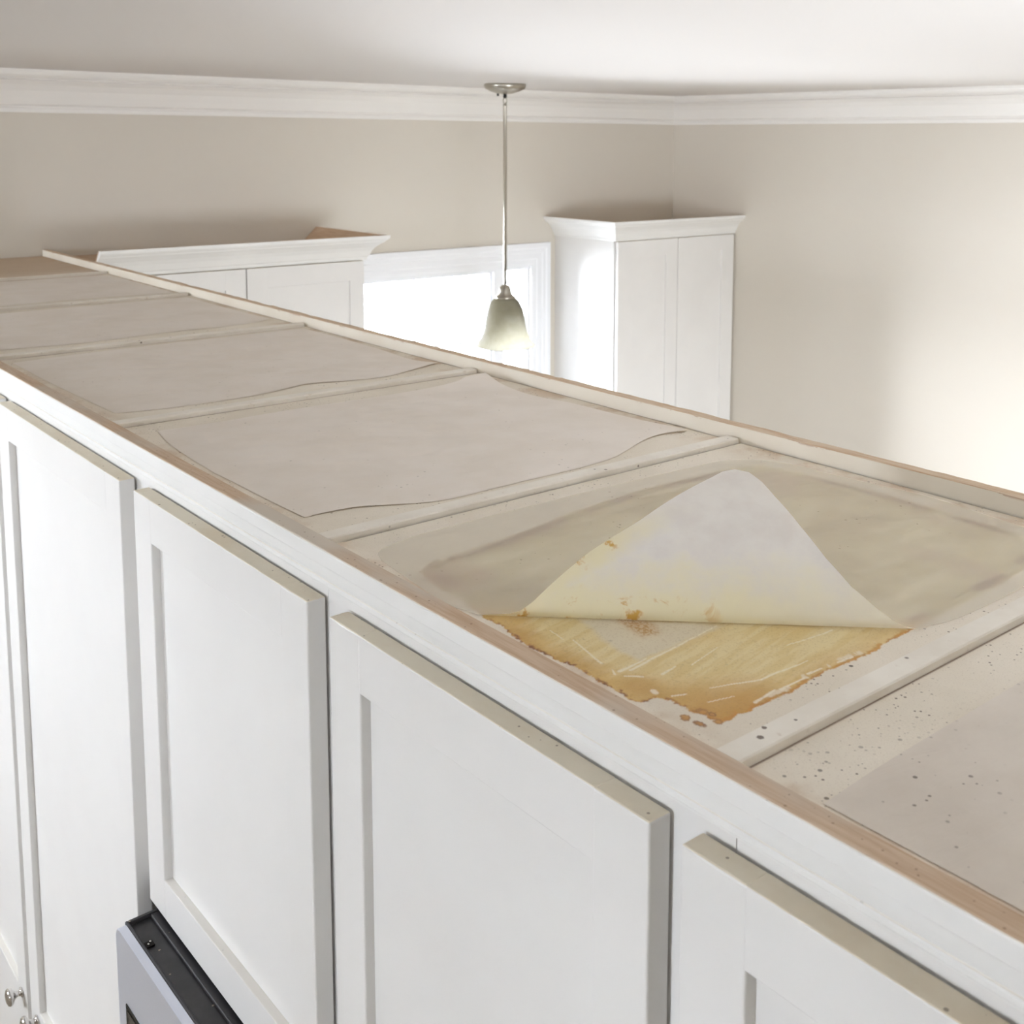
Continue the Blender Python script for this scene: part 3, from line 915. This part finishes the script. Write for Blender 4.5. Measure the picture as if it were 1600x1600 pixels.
# fourth cell
add_sheet(sheet_mesh([(.0512, .524), (.12, .508), (.214, .503), (.29, .510), (.373, .530), (.44, .512), (.508, .503), (.56, .515), (.60, .528), (.650, .545)],
                     [(.042, 1.040), (.2, 1.058), (.4, 1.063), (.642, 1.064)],
                     [(.0512, .524), (.043, .8), (.042, 1.040)], [(.650, .545), (.630, .60), (.640, .735), (.645, .9), (.642, 1.064)], 3.9,
                     lift=lambda x, y: gauss(x, y, .62, .53, .05, .002) + gauss(x, y, .38, .52, .05, .001)),
          'parchment', 'parchment sheet with tan blotches in the fourth cell, brown stains round its front corner')
add_sheet(sheet_mesh([(.060, 1.197), (.15, 1.18), (.236, 1.176), (.375, 1.196), (.564, 1.200), (.646, 1.235)],
                     [(.045, 1.695), (.3, 1.70), (.64, 1.705)],
                     [(.060, 1.197), (.045, 1.45), (.045, 1.695)], [(.646, 1.235), (.64, 1.45), (.64, 1.705)], 5.1, nx=80, ny=60),
          'parchment', 'parchment sheet in the fifth cell, yellowed at its far right corner')
add_sheet(sheet_mesh([(.05, 1.80), (.219, 1.827), (.45, 1.836), (.645, 1.815)], [(.045, 2.325), (.35, 2.335), (.645, 2.330)],
                     [(.05, 1.80), (.045, 2.05), (.045, 2.325)], [(.645, 1.815), (.65, 2.05), (.645, 2.330)], 6.6, nx=70, ny=50),
          'parchment', 'parchment sheet farthest away, in the small pale cell before the bare brown one')

# the greasy sheet with its near front corner folded back
P0 = Vector((.0345, -.4374, FZ + .0015)); Q0 = Vector((.3092, -.7062, FZ + .0015))
EF = (Q0 - P0).normalized(); NF = Vector((-EF.y, EF.x, 0)); HB = .19; NB = 400
pf = [(0.0, 0.0)]
for i in range(NB * 2):
    bb = (i + .5) / NB
    th = math.radians(64 - 54 * min(bb, 1.0) ** .6) if bb > .05 else math.radians(118 - 56 * bb / .05)
    pf.append((pf[-1][0] + math.cos(th) * HB / NB, pf[-1][1] + math.sin(th) * HB / NB))


def fsurf(a, b_):
    t = max(0, b_) / HB * NB; i = int(min(t, 2 * NB - 1)); f = t - i
    c = pf[i][0] * (1 - f) + pf[i + 1][0] * f; z = pf[i][1] * (1 - f) + pf[i + 1][1] * f
    p = P0 + EF * a + NF * c + Vector((0, 0, z))
    w = noise.noise(Vector((a * 14, b_ * 9, 8)))
    return p + Vector((0, 0, .0022 * w * min(1, b_ * 30)))


b = sheet_mesh([(.034, -.705), (.2, -.707), (.3092, -.7062), (.343, -.712), (.379, -.7153), (.471, -.7144), (.55, -.700), (.610, -.672), (.628, -.640)],
               [(.0397, -.268), (.052, -.243), (.085, -.231), (.1477, -.226), (.328, -.228), (.47, -.233), (.5387, -.237), (.575, -.242), (.606, -.262)],
               [(.034, -.705), (.034, -.60), (.0345, -.4374), (.028, -.4025), (.034, -.3286), (.037, -.295), (.0397, -.268)],
               [(.628, -.640), (.634, -.59), (.6446, -.50), (.636, -.43), (.632, -.37), (.627, -.30), (.606, -.262)], 7.4, nx=170, ny=150, amp=.0030)
geom = b.verts[:] + b.edges[:] + b.faces[:]
bmesh.ops.bisect_plane(b, geom=geom, plane_co=P0, plane_no=-NF, clear_outer=True)
for v in b.verts:      # meet the fold line at one height
    dd = (v.co - P0).dot(NF)
    k = max(0, 1 - dd / .03) * (1 if -.01 < (v.co - P0).dot(EF) < .395 else 0)
    v.co.z = v.co.z * (1 - k) + P0.z * k
sh = empty('parchment_sheet', (.33, -.49, FZ), label='greasy translucent parchment sheet with its front corner folded back over amber stain',
           cat='paper', group='parchment sheets laid on the cabinet tops')
obj('flat_sheet', b, 'parchment_greasy', sh, smooth=True, keep=True)
left = [(.0, .0), (.0353, .0037), (.0437, .0095), (.0506, .0153), (.0638, .0302), (.0772, .0440), (.0975, .0642), (.1188, .0819), (.1419, .1013), (.1778, .1357), (.2093, .1662), (.2225, .1808), (.2342, .1868)]
right = [(.3843, .0), (.3721, .0019), (.3611, .0079), (.3482, .0173), (.3279, .0368), (.3083, .0645), (.2888, .1002), (.2688, .1394), (.2587, .1638), (.2477, .1820), (.2342, .1868)]


def at(poly, b_):
    for (a0, b0), (a1, b1) in zip(poly, poly[1:]):
        if b0 <= b_ <= b1 + 1e-9: return a0 + (a1 - a0) * (b_ - b0) / max(b1 - b0, 1e-9)
    return poly[-1][0]


b = bmesh.new(); uvl = b.loops.layers.uv.new('UVMap'); rows = []; nb, na = 90, 70; ab = {}
for j in range(nb + 1):
    t = j / nb; bb = .1868 * (1 - (1 - t) ** 1.3)
    # the left foot leaves the fold gently: smooth the first stretch
    la = at(left, bb) if bb > .0037 else .0353 * (bb / .0037) ** .6
    ra = at(right, bb); row = []
    for i in range(na + 1):
        a = la + (ra - la) * i / na
        v = b.verts.new(fsurf(a, bb)); ab[v] = (a, bb); row.append(v)
    rows.append(row)
for j in range(nb):
    for i in range(na):
        f = b.faces.new((rows[j][i], rows[j + 1][i], rows[j + 1][i + 1], rows[j][i + 1]))
        for l in f.loops: l[uvl].uv = ab[l.vert]
obj('folded_corner', b, 'parchment_flap', sh, smooth=True, keep=True, label='lifted paper corner, white at the tip and amber along the fold')

# ------------------------------------------------------------------ microwave under the wall cabinets
mw = empty('microwave_oven', (.15, -.1, -1.08), label='black and stainless microwave mounted under the white cabinets', cat='microwave')
b = bmesh.new()
box((-.046, -.48, -1.08), (.40, .283, -.668), .003, 2, b)
obj('case', b, 'black_plastic', mw)
b = bmesh.new()                                                     # raised rim round the top vent tray
box((-.0455, -.48, -.6679), (-.0415, .283, -.6605), .001, 1, b)
box((-.0415, .279, -.6679), (.018, .283, -.6605), .001, 1, b)
box((-.012, -.48, -.6679), (.018, .279, -.6625), .001, 1, b)
obj('top_rim', b, 'black_plastic', mw)
# stainless front: slab with a rounded far top corner
b = bmesh.new(); r = .012
pts = [(.283, -1.08)] + [(.283 - r + r * math.cos(a), -.6605 - r + r * math.sin(a)) for a in [math.pi / 2 * k / 8 for k in range(9)]] + [(-.48, -.6605), (-.48, -1.08)]
v0 = [b.verts.new((-.058, y, z)) for y, z in pts]; v1 = [b.verts.new((-.0465, y, z)) for y, z in pts]
b.faces.new(v0); b.faces.new(v1[::-1])
for k in range(len(pts)):
    b.faces.new((v0[k], v0[(k + 1) % len(pts)], v1[(k + 1) % len(pts)], v1[k]))
bmesh.ops.bevel(b, geom=[e for e in b.edges if abs(e.verts[0].co.x + .058) < 1e-5 and abs(e.verts[1].co.x + .058) < 1e-5], offset=.0012, segments=2, affect='EDGES')
fp = obj('front_panel', b, 'stainless_steel', mw)
obj('window_frame', box((-.0592, -.30, -1.045), (-.0575, .252, -.757), .0006, 1), 'dark_metal', fp)
obj('window', box((-.0600, -.292, -1.037), (-.0590, .245, -.763), .0003, 1), 'microwave_window', fp)
obj('handle', box((-.092, -.345, -1.03), (-.078, -.33, -.72), .005, 3), 'stainless_steel', fp)
obj('clip', box((-.040, .218, -.6679), (-.028, .229, -.6645), .0006, 1), 'dark_metal', mw)
for y in (.2215, .2255):
    obj('screw', lathe([(.0016, 0), (.0016, .0012), (.0008, .0018)], (-.036 + (y - .2215), y, -.6645), 'Z', 12), 'polished_chrome', mw, smooth=True)

# ------------------------------------------------------------------ cabinets on the back wall
# crown profile (out, z) with thin back so the raw inside shows behind it
KP = [(0, -.047), (.006, -.047), (.008, -.042), (.008, -.036), (.013, -.033), (.016, -.026), (.022, -.012), (.032, .002), (.046, .014),
      (.058, .022), (.060, .026), (.066, .030), (.071, .036), (.072, .046), (.060, .046), (.0, -.020)]


def door_y(parent, x0, x1, z0, z1, yf, st, st2, top, bot=.075):
    yb = yf + .020
    pan = obj('door', box((x0 + .03, yf + .008, z0 + .02), (x1 - .03, yb - .003, z1 - .02)), 'far_cabinet_paint', parent)
    obj('stile', box((x0, yf, z0), (x0 + st, yb, z1), .0015), 'far_cabinet_paint', pan)
    obj('stile', box((x1 - st2, yf, z0), (x1, yb, z1), .0015), 'far_cabinet_paint', pan)
    obj('rail', box((x0 + st - .001, yf, z1 - top), (x1 - st2 + .001, yb, z1), .001), 'far_cabinet_paint', pan)
    obj('rail', box((x0 + st - .001, yf, z0), (x1 - st2 + .001, yb, z0 + bot), .001), 'far_cabinet_paint', pan)
    return pan


def wall_cabinet(x0, x1, y0, zb, doors, path, dz, label, name, side):
    c = empty(name, ((x0 + x1) / 2, (y0 + WY) / 2, zb), label=label, cat='cabinet')
    obj('body', box((x0, y0, zb), (x1, WY - .0005, -.022 + dz)), 'far_cabinet_paint', c)
    obj('top_panel', box((x0, y0, -.0218 + dz), (x1, WY - .0005, -.016 + dz)), 'raw_cabinet_top', c)
    cr = obj('crown', sweep(path, [(o, z + dz) for o, z in KP], side), 'moulding_paint', c)
    # raw wood backing seen over the crown's top edge
    obj('crown_backing', sweep(path, [(.0, -.017 + dz), (.059, .0458 + dz), (.052, .0458 + dz), (-.012, -.0155 + dz), (-.012, -.017 + dz)], side), 'raw_cabinet_top', c)
    for d in doors:
        pan = door_y(c, *d)
    return c


wall_cabinet(2.9795, RX - .001, 2.6135, -1.40, [(2.986, 3.372, -1.39, -.050, 2.591, .088, .076, .074), (3.376, 3.768, -1.39, -.050, 2.591, .085, .085, .074)],
             [(2.9795, WY - .001), (2.9795, 2.600), (RX - .0005, 2.600)], 0,
             'white two door cabinet in the right corner beyond the window, tall side lit bright', 'corner_cabinet', -1)
wall_cabinet(D + .019, 1.662, 2.5735, -.95, [(.72, 1.188, -.94, -.046, 2.551, .075, .075, .070), (1.192, 1.655, -.94, -.046, 2.551, .077, .060, .072)],
             [(1.662, WY - .001), (1.662, 2.560), (D + .019, 2.560)], .004,
             'white cabinet on the back wall left of the window, joining the long run', 'wall_cabinet', 1)

# ------------------------------------------------------------------ pendant lamp
PX, PY = 2.318, 2.553
pl = empty('pendant_lamp', (PX, PY, ZC), label='brushed nickel pendant lamp with a cream glass bell shade before the window', cat='lamp')
obj('canopy', lathe([(.083, ZC - .0002), (.085, ZC - .004), (.084, ZC - .014), (.080, ZC - .02), (.060, ZC - .030), (.034, ZC - .038), (.012, ZC - .041)], (PX, PY, 0), 'Z', 48), 'brushed_nickel', pl, smooth=True)
obj('screw', lathe([(.0042, ZC - .049), (.0046, ZC - .040), (.003, ZC - .033)], (PX - .022, PY + .018, 0), 'Z', 14), 'dark_metal', pl, smooth=True)
obj('swivel', lathe([(.006, ZC - .041), (.0075, ZC - .045), (.0075, ZC - .054), (.004, ZC - .057)], (PX, PY, 0), 'Z', 20), 'dark_metal', pl, smooth=True)
# loop: torus standing upright
b = bmesh.new(); rings = []
for i in range(24):
    a = 2 * math.pi * i / 24; ring = []
    for j in range(8):
        c_ = 2 * math.pi * j / 8; rr = .0068 + .0022 * math.cos(c_)
        x, z, y = rr * math.cos(a), rr * 1.9 * math.sin(a), .0022 * math.sin(c_)
        ring.append(b.verts.new((PX + x * .756, PY - x * .655 + y, ZC - .068 + z)))
    rings.append(ring)
for i in range(24):
    for j in range(8):
        b.faces.new((rings[i][j], rings[i][(j + 1) % 8], rings[(i + 1) % 24][(j + 1) % 8], rings[(i + 1) % 24][j]))
obj('loop', b, 'brushed_nickel', pl, smooth=True)
obj('rod', lathe([(.0045, ZC - .080), (.0085, ZC - .083), (.0085, ZC - .09), (.0072, ZC - .094), (.0072, -.200)], (PX, PY, 0), 'Z', 24), 'brushed_nickel', pl, smooth=True)
obj('cap', lathe([(.0072, -.188), (.014, -.190), (.020, -.196), (.0245, -.206), (.026, -.218), (.028, -.226), (.036, -.234), (.045, -.2415), (.042, -.244), (.02, -.243)], (PX, PY, 0), 'Z', 40), 'brushed_nickel', pl, smooth=True)
outer = [(.030, -.241), (.046, -.246), (.057, -.257), (.066, -.275), (.073, -.295), (.078, -.315), (.082, -.340), (.086, -.365), (.092, -.390), (.102, -.413), (.114, -.432), (.122, -.442)]
inner = [(r_ - .004, z_ - (.002 if k < 3 else 0)) for k, (r_, z_) in enumerate(outer)][::-1]
sd = obj('lamp_shade', lathe(outer + [(.1215, -.445)] + inner, (PX, PY, 0), 'Z', 64, cap=False), 'alabaster_glass', pl, smooth=True, label='cream alabaster glass bell shade')
obj('bulb', lathe([(.014, -.244), (.016, -.28), (.02, -.30), (.0275, -.325), (.0275, -.345), (.018, -.362), (.004, -.368)], (PX, PY, 0), 'Z', 28), 'bulb_glass', pl, smooth=True)
